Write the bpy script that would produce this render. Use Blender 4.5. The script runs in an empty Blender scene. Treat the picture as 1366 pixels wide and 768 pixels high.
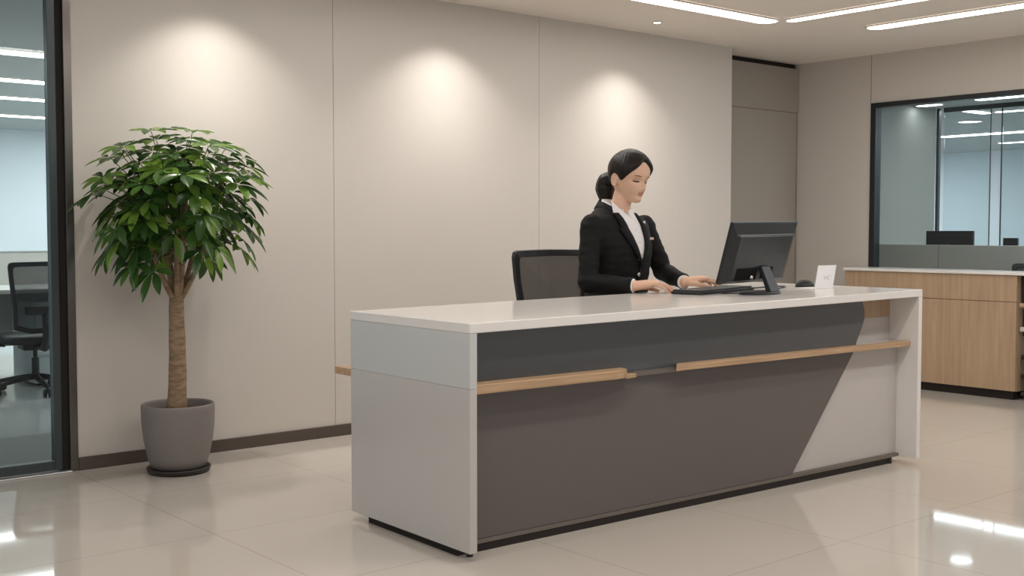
import bpy, bmesh, math, random
from mathutils import Vector, Matrix, noise
PI = math.pi
C = bpy.context.scene.collection
R = math.radians

# ------------------------------------------------------------------ materials
def newmat(name):
    m = bpy.data.materials.new(name); m.use_nodes = True
    nt = m.node_tree; b = nt.nodes['Principled BSDF']
    return m, nt, b

def srgb(r, g, b):
    f = lambda c: (c/255/12.92) if c/255 <= .04045 else ((c/255+.055)/1.055)**2.4
    return (f(r), f(g), f(b), 1)

def mat(name, col, rough=.5, metal=0, spec=.5, noise_amt=0, noise_scale=20, stretch=(1, 1, 1), bump=0, bump_scale=200, coat=0, sheen=0):
    m, nt, b = newmat(name)
    b.inputs['Base Color'].default_value = col
    b.inputs['Roughness'].default_value = rough
    b.inputs['Metallic'].default_value = metal
    b.inputs['Specular IOR Level'].default_value = spec
    b.inputs['Coat Weight'].default_value = coat
    b.inputs['Sheen Weight'].default_value = sheen
    tc = nt.nodes.new('ShaderNodeTexCoord'); mp = nt.nodes.new('ShaderNodeMapping')
    mp.inputs['Scale'].default_value = stretch
    nt.links.new(tc.outputs['Object'], mp.inputs['Vector'])
    n = nt.nodes.new('ShaderNodeTexNoise'); n.inputs['Scale'].default_value = noise_scale
    n.inputs['Detail'].default_value = 4
    nt.links.new(mp.outputs['Vector'], n.inputs['Vector'])
    mx = nt.nodes.new('ShaderNodeMix'); mx.data_type = 'RGBA'
    k = noise_amt
    mx.inputs['A'].default_value = tuple(min(1, c*(1-k)) for c in col[:3])+(1,)
    mx.inputs['B'].default_value = tuple(min(1, c*(1+k)) for c in col[:3])+(1,)
    nt.links.new(n.outputs['Fac'], mx.inputs['Factor'])
    nt.links.new(mx.outputs['Result'], b.inputs['Base Color'])
    if bump:
        n2 = nt.nodes.new('ShaderNodeTexNoise'); n2.inputs['Scale'].default_value = bump_scale
        nt.links.new(mp.outputs['Vector'], n2.inputs['Vector'])
        bp = nt.nodes.new('ShaderNodeBump'); bp.inputs['Strength'].default_value = bump
        bp.inputs['Distance'].default_value = .002
        nt.links.new(n2.outputs['Fac'], bp.inputs['Height']); nt.links.new(bp.outputs['Normal'], b.inputs['Normal'])
    return m

def emis(name, col, strength):
    m = bpy.data.materials.new(name); m.use_nodes = True; nt = m.node_tree; nt.nodes.clear()
    e = nt.nodes.new('ShaderNodeEmission'); e.inputs[0].default_value = col; e.inputs[1].default_value = strength
    o = nt.nodes.new('ShaderNodeOutputMaterial'); nt.links.new(e.outputs[0], o.inputs[0])
    return m

def glass(name, tint, refl=1.0, rough=0.0):
    m = bpy.data.materials.new(name); m.use_nodes = True; nt = m.node_tree; nt.nodes.clear()
    t = nt.nodes.new('ShaderNodeBsdfTransparent'); t.inputs[0].default_value = tint
    g = nt.nodes.new('ShaderNodeBsdfGlossy'); g.inputs['Roughness'].default_value = rough
    fr = nt.nodes.new('ShaderNodeFresnel'); fr.inputs[0].default_value = 1.45
    ml = nt.nodes.new('ShaderNodeMath'); ml.operation = 'MULTIPLY'; ml.inputs[1].default_value = refl
    mx = nt.nodes.new('ShaderNodeMixShader'); o = nt.nodes.new('ShaderNodeOutputMaterial')
    nt.links.new(fr.outputs[0], ml.inputs[0]); nt.links.new(ml.outputs[0], mx.inputs[0])
    nt.links.new(t.outputs[0], mx.inputs[1]); nt.links.new(g.outputs[0], mx.inputs[2]); nt.links.new(mx.outputs[0], o.inputs[0])
    return m

def floor_mat():
    m, nt, b = newmat('polished_tile')
    tc = nt.nodes.new('ShaderNodeTexCoord'); mp = nt.nodes.new('ShaderNodeMapping')
    mp.inputs['Location'].default_value = (-1.93/.87, -4.04/.80, 0)
    mp.inputs['Scale'].default_value = (1/.87, 1/.80, 1)
    nt.links.new(tc.outputs['Object'], mp.inputs['Vector'])
    br = nt.nodes.new('ShaderNodeTexBrick'); br.offset = 0; br.squash = 1
    br.inputs['Scale'].default_value = 1; br.inputs['Brick Width'].default_value = 1; br.inputs['Row Height'].default_value = 1
    br.inputs['Mortar Size'].default_value = .0022; br.inputs['Mortar Smooth'].default_value = .2
    nt.links.new(mp.outputs[0], br.inputs['Vector'])
    n = nt.nodes.new('ShaderNodeTexNoise'); n.inputs['Scale'].default_value = 1.4; n.inputs['Detail'].default_value = 6
    nt.links.new(tc.outputs['Object'], n.inputs['Vector'])
    mx = nt.nodes.new('ShaderNodeMix'); mx.data_type = 'RGBA'
    mx.inputs['A'].default_value = FLOORA; mx.inputs['B'].default_value = FLOORB
    nt.links.new(n.outputs['Fac'], mx.inputs['Factor'])
    m2 = nt.nodes.new('ShaderNodeMix'); m2.data_type = 'RGBA'; m2.inputs['B'].default_value = srgb(172, 155, 140)
    nt.links.new(br.outputs['Fac'], m2.inputs['Factor']); nt.links.new(mx.outputs['Result'], m2.inputs['A'])
    nt.links.new(m2.outputs['Result'], b.inputs['Base Color'])
    b.inputs['Roughness'].default_value = .045; b.inputs['IOR'].default_value = 1.55
    b.inputs['Specular IOR Level'].default_value = .62
    return m
FLOORA = srgb(192, 184, 175); FLOORB = srgb(200, 192, 183)

def wood_mat(name, a, bcol, axis='z', scale=1.0, rough=.45):
    m, nt, b = newmat(name)
    tc = nt.nodes.new('ShaderNodeTexCoord'); mp = nt.nodes.new('ShaderNodeMapping')
    s = {'x': (1.2, 26, 26), 'y': (26, 1.2, 26), 'z': (26, 26, 1.2)}[axis]
    mp.inputs['Scale'].default_value = tuple(v*scale for v in s)
    nt.links.new(tc.outputs['Object'], mp.inputs['Vector'])
    n = nt.nodes.new('ShaderNodeTexNoise'); n.inputs['Scale'].default_value = 2.2; n.inputs['Detail'].default_value = 8; n.inputs['Distortion'].default_value = .6
    nt.links.new(mp.outputs[0], n.inputs['Vector'])
    cr = nt.nodes.new('ShaderNodeValToRGB'); cr.color_ramp.elements[0].position = .35; cr.color_ramp.elements[1].position = .68
    cr.color_ramp.elements[0].color = a; cr.color_ramp.elements[1].color = bcol
    nt.links.new(n.outputs['Fac'], cr.inputs[0]); nt.links.new(cr.outputs[0], b.inputs['Base Color'])
    b.inputs['Roughness'].default_value = rough
    return m

def mesh_fabric(name, col, scale=260, open_amt=.35):
    """woven chair mesh: threads with real holes between them"""
    m, nt, b = newmat(name)
    b.inputs['Base Color'].default_value = col; b.inputs['Roughness'].default_value = .7
    tc = nt.nodes.new('ShaderNodeTexCoord')
    w = nt.nodes.new('ShaderNodeTexWave'); w.inputs['Scale'].default_value = scale; w.bands_direction = 'Z'; w.inputs['Distortion'].default_value = .4
    w2 = nt.nodes.new('ShaderNodeTexWave'); w2.inputs['Scale'].default_value = scale*.9; w2.bands_direction = 'X'
    nt.links.new(tc.outputs['Object'], w.inputs['Vector']); nt.links.new(tc.outputs['Object'], w2.inputs['Vector'])
    ml = nt.nodes.new('ShaderNodeMath'); ml.operation = 'MULTIPLY'
    nt.links.new(w.outputs['Fac'], ml.inputs[0]); nt.links.new(w2.outputs['Fac'], ml.inputs[1])
    gt = nt.nodes.new('ShaderNodeMath'); gt.operation = 'LESS_THAN'; gt.inputs[1].default_value = open_amt
    nt.links.new(ml.outputs[0], gt.inputs[0]); nt.links.new(gt.outputs[0], b.inputs['Alpha'])
    return m

def leaf_mat():
    m, nt, b = newmat('leaf_green')
    g = nt.nodes.new('ShaderNodeNewGeometry')
    cr = nt.nodes.new('ShaderNodeValToRGB')
    cr.color_ramp.elements[0].color = srgb(44, 74, 34); cr.color_ramp.elements[1].color = srgb(126, 160, 62)
    e = cr.color_ramp.elements.new(.5); e.color = srgb(62, 98, 42)
    nt.links.new(g.outputs['Random Per Island'], cr.inputs[0]); nt.links.new(cr.outputs[0], b.inputs['Base Color'])
    b.inputs['Roughness'].default_value = .27
    tr = nt.nodes.new('ShaderNodeBsdfTranslucent'); nt.links.new(cr.outputs[0], tr.inputs[0])
    mx = nt.nodes.new('ShaderNodeMixShader'); mx.inputs[0].default_value = .3
    out = nt.nodes['Material Output']
    nt.links.new(b.outputs[0], mx.inputs[1]); nt.links.new(tr.outputs[0], mx.inputs[2]); nt.links.new(mx.outputs[0], out.inputs[0])
    return m

def bark_mat():
    m, nt, b = newmat('bark')
    tc = nt.nodes.new('ShaderNodeTexCoord')
    mp = nt.nodes.new('ShaderNodeMapping'); mp.inputs['Scale'].default_value = (14, 14, 40)
    nt.links.new(tc.outputs['Object'], mp.inputs['Vector'])
    n = nt.nodes.new('ShaderNodeTexNoise'); n.inputs['Scale'].default_value = 1.5; n.inputs['Detail'].default_value = 6
    nt.links.new(mp.outputs[0], n.inputs['Vector'])
    cr = nt.nodes.new('ShaderNodeValToRGB'); cr.color_ramp.elements[0].color = srgb(120, 98, 76); cr.color_ramp.elements[1].color = srgb(160, 136, 108)
    cr.color_ramp.elements[0].position = .3; cr.color_ramp.elements[1].position = .62
    nt.links.new(n.outputs[0], cr.inputs[0]); nt.links.new(cr.outputs[0], b.inputs['Base Color'])
    bp = nt.nodes.new('ShaderNodeBump'); bp.inputs['Strength'].default_value = .6; bp.inputs['Distance'].default_value = .004
    nt.links.new(n.outputs[0], bp.inputs['Height']); nt.links.new(bp.outputs[0], b.inputs['Normal'])
    b.inputs['Roughness'].default_value = .8
    return m

def hair_mat():
    m, nt, b = newmat('dark_hair')
    b.inputs['Base Color'].default_value = srgb(24, 17, 14); b.inputs['Roughness'].default_value = .42
    b.inputs['Specular IOR Level'].default_value = .35
    return m

def skin_mat():
    m, nt, b = newmat('skin')
    b.inputs['Base Color'].default_value = srgb(226, 186, 160); b.inputs['Roughness'].default_value = .48
    b.inputs['Subsurface Weight'].default_value = .15; b.inputs['Subsurface Radius'].default_value = (.01, .004, .002); b.inputs['Subsurface Scale'].default_value = 1
    b.inputs['Specular IOR Level'].default_value = .35
    return m

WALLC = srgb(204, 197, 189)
M = dict(
    wall=mat('wall_covering', WALLC, .75, noise_amt=.025, noise_scale=6, stretch=(30, 30, 1), bump=.05, bump_scale=40),
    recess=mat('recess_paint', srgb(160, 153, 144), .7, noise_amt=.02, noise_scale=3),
    joint=mat('joint_shadow_gap', srgb(120, 108, 96), .8, noise_amt=.03),
    ceiling=mat('ceiling_paint', srgb(232, 224, 215), .85, noise_amt=.01, noise_scale=2),
    base=mat('dark_baseboard', srgb(84, 74, 66), .45, noise_amt=.03),
    black=mat('black_plastic', srgb(30, 31, 33), .5, noise_amt=.05),
    blackgap=mat('black_recess', srgb(34, 28, 24), .8, noise_amt=.05),
    black_ink=mat('matt_black', srgb(10, 10, 11), .8, spec=.2, noise_amt=.03),
    blackmet=mat('black_metal', srgb(44, 47, 50), .35, metal=.3, noise_amt=.04),
    framegrey=mat('dark_grey_frame', srgb(74, 82, 84), .35, metal=.5, noise_amt=.03),
    jamb=mat('brushed_jamb', srgb(120, 116, 112), .22, metal=.85, noise_amt=.03),
    alu=mat('bright_aluminium', srgb(205, 205, 205), .3, metal=.8, noise_amt=.03),
    white_reflect=mat('white_panel_with_reflection', srgb(199, 200, 198), .16, spec=.55, noise_amt=.006, noise_scale=3),
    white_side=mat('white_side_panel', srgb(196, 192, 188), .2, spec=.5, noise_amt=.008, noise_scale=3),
    dark_reflect=mat('charcoal_with_cool_reflection', srgb(84, 87, 90), .28, spec=.7, noise_amt=.02, noise_scale=4),  # bluish reflection painted into the charcoal of the upper front
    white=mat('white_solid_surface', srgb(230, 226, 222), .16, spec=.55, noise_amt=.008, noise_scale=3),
    whitematte=mat('light_grey_laminate', srgb(196, 190, 186), .35, noise_amt=.01, noise_scale=3),
    dark=mat('charcoal_laminate', srgb(99, 92, 89), .30, spec=.6, noise_amt=.02, noise_scale=4),
    strip=mat('dull_steel_strip', srgb(128, 122, 114), .3, metal=.6, noise_amt=.04),
    oakx=wood_mat('pale_oak_lengthwise', srgb(172, 140, 108), srgb(196, 164, 130), 'x'),
    oakz=wood_mat('pale_oak_upright', srgb(168, 142, 114), srgb(184, 157, 129), 'z', .8),
    pot=mat('grey_ceramic', srgb(128, 121, 118), .55, noise_amt=.03, noise_scale=8),
    saucer=mat('black_saucer', srgb(40, 35, 33), .45, noise_amt=.05),
    soil=mat('soil', srgb(74, 54, 38), .95, noise_amt=.6, noise_scale=70, bump=1, bump_scale=90),
    suit=mat('black_suiting', srgb(14, 14, 16), .75, spec=.3, noise_amt=.08, noise_scale=300),
    shirt=mat('white_cotton', srgb(238, 236, 238), .7, noise_amt=.01),
    lips=mat('lip_colour', srgb(188, 126, 112), .5, noise_amt=.03),
    brow=mat('eyebrow', srgb(112, 84, 68), .7, noise_amt=.1),
    eye=mat('eye_dark', srgb(44, 32, 28), .3, noise_amt=.1),
    lid=mat('eyelid_skin', srgb(206, 160, 134), .5, noise_amt=.02),
    silver=mat('silver', srgb(215, 212, 205), .25, metal=.9, noise_amt=.03),
    badge=mat('badge_white', srgb(232, 214, 204), .4, noise_amt=.02),
    badgered=mat('badge_red', srgb(200, 70, 50), .4, noise_amt=.02),
    screen=mat('monitor_shell', srgb(27, 29, 32), .36, noise_amt=.04),
    stand=mat('monitor_stand', srgb(34, 38, 46), .38, noise_amt=.03),
    panel_off=mat('screen_glass', srgb(12, 13, 15), .12, noise_amt=.02),
    rim=mat('monitor_rim', srgb(120, 128, 136), .3, metal=.4, noise_amt=.02),
    card=mat('white_card', srgb(240, 240, 242), .5, noise_amt=.005),
    print=mat('grey_print', srgb(205, 205, 208), .6, noise_amt=.02),
    officewall=mat('cool_white_paint', srgb(214, 221, 225), .8, noise_amt=.01, noise_scale=2),
    officegrey=mat('grey_paint', srgb(158, 160, 154), .8, noise_amt=.02, noise_scale=3),
    officeceil=mat('office_ceiling_paint', srgb(172, 176, 176), .9, noise_amt=.01, noise_scale=2),
    screenfab=mat('grey_fabric_screen', srgb(178, 174, 166), .85, noise_amt=.03, noise_scale=60),
    carpet=mat('grey_carpet', srgb(120, 122, 118), .95, noise_amt=.25, noise_scale=180, bump=.5),
    offtile=mat('office_tile', srgb(186, 188, 184), .14, noise_amt=.02, noise_scale=2),
    desktop=mat('office_desktop', srgb(206, 202, 194), .35, noise_amt=.02),
    strip_warm=emis('strip_light_warm', (1, .97, .93, 1), 12),
    strip_cool=emis('strip_light_cool', (.95, .985, 1, 1), 12),
    dl=emis('downlight_glow', (1, .93, .84, 1), 12),
    glass_l=glass('partition_glass_smoked', (.85, .89, .89, 1), .45),
    glass_r=glass('window_glass_tinted', (.86, .89, .90, 1), .35),
    glass_i=glass('inner_glass', (.9, .94, .95, 1), .5),
    mesh=mesh_fabric('chair_mesh_brown_grey', srgb(80, 73, 66), 120, .72),
    mesh_b=mesh_fabric('chair_mesh_black', srgb(46, 52, 54), 300, .5),
    leaf=leaf_mat(), bark=bark_mat(), hair=hair_mat(), skin=skin_mat(),
)
M['floor'] = floor_mat()

# ------------------------------------------------------------------ mesh helpers
class MB:
    def __init__(s): s.v = []; s.f = []
    def add(s, vs, fs):
        o = len(s.v); s.v += [tuple(v) for v in vs]; s.f += [tuple(i+o for i in f) for f in fs]; return s
    def box(s, x0, x1, y0, y1, z0, z1, mtx=None):
        vs = [Vector(p) for p in ((x0,y0,z0),(x1,y0,z0),(x1,y1,z0),(x0,y1,z0),(x0,y0,z1),(x1,y0,z1),(x1,y1,z1),(x0,y1,z1))]
        if mtx: vs = [mtx @ v for v in vs]
        return s.add(vs, [(0,3,2,1),(4,5,6,7),(0,1,5,4),(1,2,6,5),(2,3,7,6),(3,0,4,7)])
    def prism(s, pts, z0, z1, mtx=None):
        n = len(pts)
        vs = [Vector((p[0], p[1], z0)) for p in pts] + [Vector((p[0], p[1], z1)) for p in pts]
        if mtx: vs = [mtx @ v for v in vs]
        return s.add(vs, [tuple(range(n))[::-1], tuple(range(n, 2*n))] + [(i, (i+1) % n, n+(i+1) % n, n+i) for i in range(n)])
    def loft(s, rings, cap=True, closed=True):
        n = len(rings[0]); vs = [v for r in rings for v in r]; fs = []
        for k in range(len(rings)-1):
            for i in range(n if closed else n-1):
                j = (i+1) % n
                fs.append((k*n+i, k*n+j, (k+1)*n+j, (k+1)*n+i))
        if cap: fs += [tuple(range(n))[::-1], tuple(range((len(rings)-1)*n, len(rings)*n))]
        return s.add(vs, fs)
    def lathe(s, prof, n=48, c=(0, 0, 0), cap=True):
        return s.loft([[(c[0]+r*math.cos(2*PI*i/n), c[1]+r*math.sin(2*PI*i/n), c[2]+z) for i in range(n)] for r, z in prof], cap)
    def tube(s, pts, rad, n=12, flat=1.0, up=None):
        pts = [Vector(p) for p in pts]; m = len(pts)
        if not hasattr(rad, '__len__'): rad = [rad]*m
        rings = []; a = None
        for i, p in enumerate(pts):
            t = (pts[min(i+1, m-1)]-pts[max(i-1, 0)]).normalized()
            if a is None:
                ref = Vector(up) if up else (Vector((0, 0, 1)) if abs(t.z) < .9 else Vector((1, 0, 0)))
                a = (ref - t*ref.dot(t)).normalized()
            else: a = (a - t*a.dot(t)).normalized()
            b = t.cross(a)
            rings.append([p + (a*math.cos(2*PI*k/n)*flat + b*math.sin(2*PI*k/n))*rad[i] for k in range(n)])
        return s.loft(rings)
    def ball(s, c, r, n=20, m=12, mtx=None):
        if not hasattr(r, '__len__'): r = (r, r, r)
        rings = []
        for j in range(m+1):
            a = -PI/2 + PI*(.5/m + (j/m)*(1-1/m))
            ring = [Vector((c[0]+r[0]*math.cos(a)*math.cos(2*PI*i/n), c[1]+r[1]*math.cos(a)*math.sin(2*PI*i/n), c[2]+r[2]*math.sin(a))) for i in range(n)]
            if mtx: ring = [mtx @ v for v in ring]
            rings.append(ring)
        return s.loft(rings)
    def capsule(s, a, b, ra, rb, n=14):
        a = Vector(a); b = Vector(b); t = (b-a).normalized(); pts = []; rad = []
        for k in range(4):
            q = PI/2*(1-k/4); pts.append(a - t*ra*math.sin(q)*.98); rad.append(max(.001, ra*math.cos(q)))
        for k in range(1, 6):
            pts.append(a.lerp(b, k/6)); rad.append(ra+(rb-ra)*k/6)
        for k in range(5):
            q = PI/2*k/4; pts.append(b + t*rb*math.sin(q)*.98); rad.append(max(.001, rb*math.cos(q)))
        pts.insert(4, a); rad.insert(4, ra)
        return s.tube(pts, rad, n)
    def mesh(s, name):
        me = bpy.data.meshes.new(name); me.from_pydata(s.v, [], s.f); me.validate(); me.update()
        bm = bmesh.new(); bm.from_mesh(me); bmesh.ops.recalc_face_normals(bm, faces=bm.faces); bm.to_mesh(me); bm.free()
        return me
    def build(s, name, m, parent=None, bevel=0, smooth=False, sub=0, seg=2):
        me = s.mesh(name); me.materials.append(m if not isinstance(m, str) else M[m])
        return link(name, me, parent, bevel, smooth, sub, seg)

def link(name, me, parent=None, bevel=0, smooth=False, sub=0, seg=2):
    o = bpy.data.objects.new(name, me); C.objects.link(o)
    if parent: o.parent = parent
    if bevel:
        b = o.modifiers.new('bevel', 'BEVEL'); b.width = bevel; b.segments = seg; b.limit_method = 'ANGLE'; b.angle_limit = R(40)
    if sub:
        b = o.modifiers.new('sub', 'SUBSURF'); b.levels = sub; b.render_levels = sub
    if smooth:
        for p in me.polygons: p.use_smooth = True
    return o

def remeshed(mb, name, m, parent, voxel, smooth_it=4, factor=.5):
    """fuse the closed pieces of mb into one continuous skin"""
    me = mb.mesh('tmp'); t = bpy.data.objects.new('tmp', me); C.objects.link(t)
    r = t.modifiers.new('r', 'REMESH'); r.mode = 'VOXEL'; r.voxel_size = voxel; r.adaptivity = 0
    sm = t.modifiers.new('s', 'SMOOTH'); sm.iterations = smooth_it; sm.factor = factor
    dg = bpy.context.evaluated_depsgraph_get(); dg.update()
    me2 = bpy.data.meshes.new_from_object(t.evaluated_get(dg))
    bpy.data.objects.remove(t); bpy.data.meshes.remove(me)
    me2.name = name; me2.materials.clear(); me2.materials.append(M[m])
    return link(name, me2, parent, smooth=True)

def thing(name, label, cat, loc=(0, 0, 0), rotz=0, group=None):
    o = bpy.data.objects.new(name, None); C.objects.link(o); o.empty_display_size = .1
    o.location = loc; o.rotation_euler = (0, 0, rotz); o['label'] = label; o['category'] = cat
    if group: o['group'] = group
    return o
def tag(o, label, cat, group=None):
    o['label'] = label; o['category'] = cat
    if group: o['group'] = group
    return o
def struct(o): o['kind'] = 'structure'; return o
def dup(root, loc, rotz, label, group=None):
    r = root.copy(); C.objects.link(r); r.location = loc; r.rotation_euler = (0, 0, rotz); r['label'] = label
    if group: r['group'] = group
    for ch in list(root.children):
        c = ch.copy(); C.objects.link(c); c.parent = r
        for g in ch.children:
            e = g.copy(); C.objects.link(e); e.parent = c
    return r
def text(name, body, size, m, parent, mtx, ext=.0004):
    cu = bpy.data.curves.new(name, 'FONT'); cu.body = body; cu.size = size; cu.extrude = ext; cu.align_x = 'CENTER'; cu.align_y = 'CENTER'
    cu.materials.append(M[m]); t = bpy.data.objects.new('t', cu); C.objects.link(t)
    dg = bpy.context.evaluated_depsgraph_get(); dg.update()
    me = bpy.data.meshes.new_from_object(t.evaluated_get(dg)); bpy.data.objects.remove(t)
    me.transform(mtx); return link(name, me, parent)

# ------------------------------------------------------------------ camera (fitted)
H = 1.15; F = 1541.64; YAW = .700836; PITCH = .049805
cam = bpy.data.cameras.new('camera'); cam.sensor_width = 36; cam.lens = F*36/1366; cam.clip_end = 100
co = bpy.data.objects.new('camera', cam); C.objects.link(co)
co.location = (0, 0, H); co.rotation_euler = (PI/2-PITCH, 0, -YAW)
bpy.context.scene.camera = co

YW = 5.545; HC = 2.503; XW = 7.93; YR = 5.77; XE = 6.81

# ------------------------------------------------------------------ room shell
struct(MB().box(-1.5, 8.5, -1.5, YW+.1, -.1, 0).build('floor', 'floor'))
struct(MB().box(6.7, 8.1, YW+.1, YR+.1, -.1, 0).build('floor', 'floor'))
struct(MB().box(-1.5, 8.0, -1.5, YR+.1, HC, HC+.1).build('ceiling', 'ceiling'))
# back wall: panels with thin shadow joints
w = MB()
js = [1.955, 3.387, 4.904, XE]
for a, b_ in zip(js[:-1], js[1:]):
    w.box(a+(.0015 if a > 2 else 0), b_-(.0015 if b_ < XE else 0), YW, YW+.05, .0, HC)
w.build('wall_back', 'wall')
struct(bpy.data.objects['wall_back'])
g = MB()
for x in js[1:-1]: g.box(x-.004, x+.004, YW+.004, YW+.02, .06, HC)
struct(g.build('trim_1', 'joint'))
struct(MB().box(1.955, XE, YW+.05, YW+.1, 0, HC).build('wall_office_side', 'officegrey'))
struct(MB().box(XE-.05, XE, YW+.05, YR, 0, HC).build('wall_return', 'wall'))
struct(MB().box(1.957, XE+.004, YW-.012, YW, 0, .063).build('baseboard_back', 'base', bevel=.002))
# recess with flush door panel
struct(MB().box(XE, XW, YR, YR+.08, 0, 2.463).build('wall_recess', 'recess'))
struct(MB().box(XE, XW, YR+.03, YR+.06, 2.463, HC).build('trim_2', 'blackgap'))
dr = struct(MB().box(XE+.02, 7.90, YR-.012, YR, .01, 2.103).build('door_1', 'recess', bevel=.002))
MB().box(XE+.02, 7.90, YR-.0125, YR-.001, 2.103, 2.109).build('shadow_line', 'joint', dr)
MB().box(7.90, 7.905, YR-.0125, YR-.001, .01, 2.109).build('shadow_line', 'joint', dr)
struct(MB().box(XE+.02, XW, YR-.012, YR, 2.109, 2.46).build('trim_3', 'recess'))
hd = MB().tube([(7.0, YR-.012, 1.02), (7.0, YR-.05, 1.02)], .008).tube([(7.0, YR-.05, 1.02), (7.1, YR-.05, 1.02)], .008)
hd.build('door_handle', 'blackmet', dr, smooth=True)
# right wall around the tall interior window
WY1 = 5.085; WZ = 2.13
struct(MB().box(XW, XW+.1, WY1, YR+.1, 0, HC).box(XW, XW+.1, 2.2, WY1, WZ, HC).box(XW, XW+.1, -1.5, 2.2, 0, HC).build('wall_right', 'wall'))
struct(MB().box(XW-.001, XW+.004, WY1+.004, WY1+.008, WZ, HC).build('trim_4', 'joint'))
wf = struct(MB().box(XW-.012, XW+.07, WY1-.045, WY1, .0, WZ).box(XW-.012, XW+.07, 2.2, WY1-.045, WZ-.035, WZ)
    .box(XW-.012, XW+.07, 2.2, WY1-.045, 0, .04).box(XW-.012, XW+.07, 2.2, 2.245, .04, WZ-.035).build('window_2', 'blackmet', bevel=.002))
MB().box(XW+.02, XW+.028, 2.245, WY1-.045, .04, WZ-.035).build('pane', 'glass_r', wf)

# left glazed partition of the office
wl = struct(MB().box(1.849, 1.886, YW+.01, YW+.06, .012, HC).box(.5, 1.849, YW+.01, YW+.06, .012, .058).build('window_1', 'framegrey', bevel=.003))
MB().box(.5, 1.849, YW+.031, YW+.039, .058, HC).build('pane', 'glass_l', wl)
MB().box(1.886, 1.918, YW+.02, YW+.08, 0, HC).build('rebate', 'blackgap', wl)
MB().box(1.918, 1.955, YW-.006, YW+.09, 0, HC).build('jamb', 'jamb', wl, bevel=.002)
MB().box(.5, 1.918, YW-.03, YW+.01, 0, .008).build('threshold', 'alu', wl, bevel=.002)

# ---- office behind the left glass
struct(MB().box(-.8, 7.0, YW+.1, 6.68, -.1, 0).build('floor_carpet', 'carpet'))
struct(MB().box(-.8, 7.0, 6.68, 16.4, -.1, 0).build('floor_office', 'offtile'))
struct(MB().box(-.8, 7.0, YR+.1, 16.4, HC, HC+.1).build('ceiling_office', 'officeceil'))
struct(MB().box(-.8, 7.0, 16.3, 16.4, 0, HC).build('wall_office_back', 'officewall'))
struct(MB().box(-.9, -.8, YW+.1, 16.4, 0, HC).build('wall_office_left', 'officewall'))
struct(MB().box(7.0, 7.1, YR+.1, 16.4, 0, HC).build('wall_office_right', 'officewall'))

def strip_light(x0, x1, y0, y1, z, label, em, group, frame='ceiling'):
    t = thing('strip_light', label, 'ceiling light', ((x0+x1)/2, (y0+y1)/2, z), 0, group)
    hx, hy = (x1-x0)/2, (y1-y0)/2; r = min(hx, hy)*.98
    def stad(k):
        pts = []; a = r*k
        X, Y = hx-r+0, hy-r+0
        for q, (sx, sy) in enumerate(((1, 1), (-1, 1), (-1, -1), (1, -1))):
            for i in range(7):
                an = PI/2*q + PI/2*i/6
                pts.append((sx*X + a*math.cos(an), sy*Y + a*math.sin(an)))
        return pts
    MB().prism(stad(1), -.010, -.002).build('diffuser', em, t)
    o = stad(1.0); o2 = [(x*1.0+(.008 if x > 0 else -.008), y+(.008 if y > 0 else -.008)) for x, y in o]
    f = MB().loft([[(x, y, -.0005) for x, y in o2], [(x, y, -.012) for x, y in o2], [(x, y, -.012) for x, y in o], [(x, y, -.0005) for x, y in o]], cap=False)
    f.build('trim_ring', frame, t)
    return t
for i, (y, sx, lab) in enumerate(((9.2, 3.4, 'nearest and lowest-hanging looking'), (10.88, 4.0, 'second from the glass'), (12.35, 4.5, 'third from the glass'), (14.26, 5.0, 'farthest from the glass'))):
    strip_light(-.2, 6.6, y-.12, y+.12, HC, ['white strip light in the left office ceiling, nearest to the glass partition, topmost seen',
        'white strip light in the left office ceiling, second from the glass partition',
        'white strip light in the left office ceiling, third from the glass partition',
        'white strip light in the left office ceiling, farthest from the glass partition'][i], 'strip_cool', 'left office strip lights')

# ---- office behind the right window
HR = 2.25
struct(MB().box(8.5, 15.6, 2.2, 10.2, -.1, 0).build('floor_east', 'offtile'))
struct(MB().box(XW+.1, 15.6, 2.2, 10.2, HR, HR+.1).build('ceiling_east', 'officeceil'))
struct(MB().box(XW+.1, 9.72, 5.57, 5.67, 0, HR).build('wall_east_side', 'officegrey'))
struct(MB().box(15.5, 15.6, 2.2, 10.2, 0, HR).build('wall_east_far', 'officewall'))
struct(MB().box(9.72, 15.5, 10.1, 10.2, 0, HR).build('wall_east_back', 'officewall'))
struct(MB().box(XW+.1, 15.5, 2.1, 2.2, 0, HR).build('wall_east_front', 'officewall'))
w3 = struct(MB().box(9.735, 9.77, 5.545, 5.57, 0, HR).box(9.75, 9.758, 5.062, 5.070, 0, HR-.04).box(9.75, 9.758, 4.96, 4.97, 0, HR-.04).box(9.73, 9.78, 2.2, 5.5, HR-.04, HR).build('window_3', 'framegrey'))
MB().box(9.75, 9.756, 2.2, 4.955, .0, HR-.04).box(9.75, 9.756, 5.075, 5.5, .0, HR-.04).build('pane', 'glass_i', w3)
gr = 'right office ceiling lights'
strip_light(9.28, 9.40, 5.30, 5.53, HR, 'short stub of ceiling light above the grey wall inside the right window', 'strip_cool', gr)
strip_light(9.80, 10.42, 5.38, 5.50, HR, 'ceiling strip slanting down rightward inside the window, meeting another at a corner', 'strip_cool', gr)
strip_light(10.30, 10.42, 3.4, 5.34, HR, 'ceiling strip rising rightward from the corner joint inside the window', 'strip_cool', gr)
strip_light(9.20, 9.33, 3.2, 4.95, HR, 'topmost ceiling strip inside the right window, just under its frame', 'strip_cool', gr)
strip_light(12.50, 12.72, 4.5, 7.2, HR, 'long ceiling strip inside the window below the round downlight', 'strip_cool', gr)
strip_light(14.0, 14.15, 4.5, 7.2, HR, 'farthest and lowest ceiling strip seen inside the right window', 'strip_cool', gr)
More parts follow.
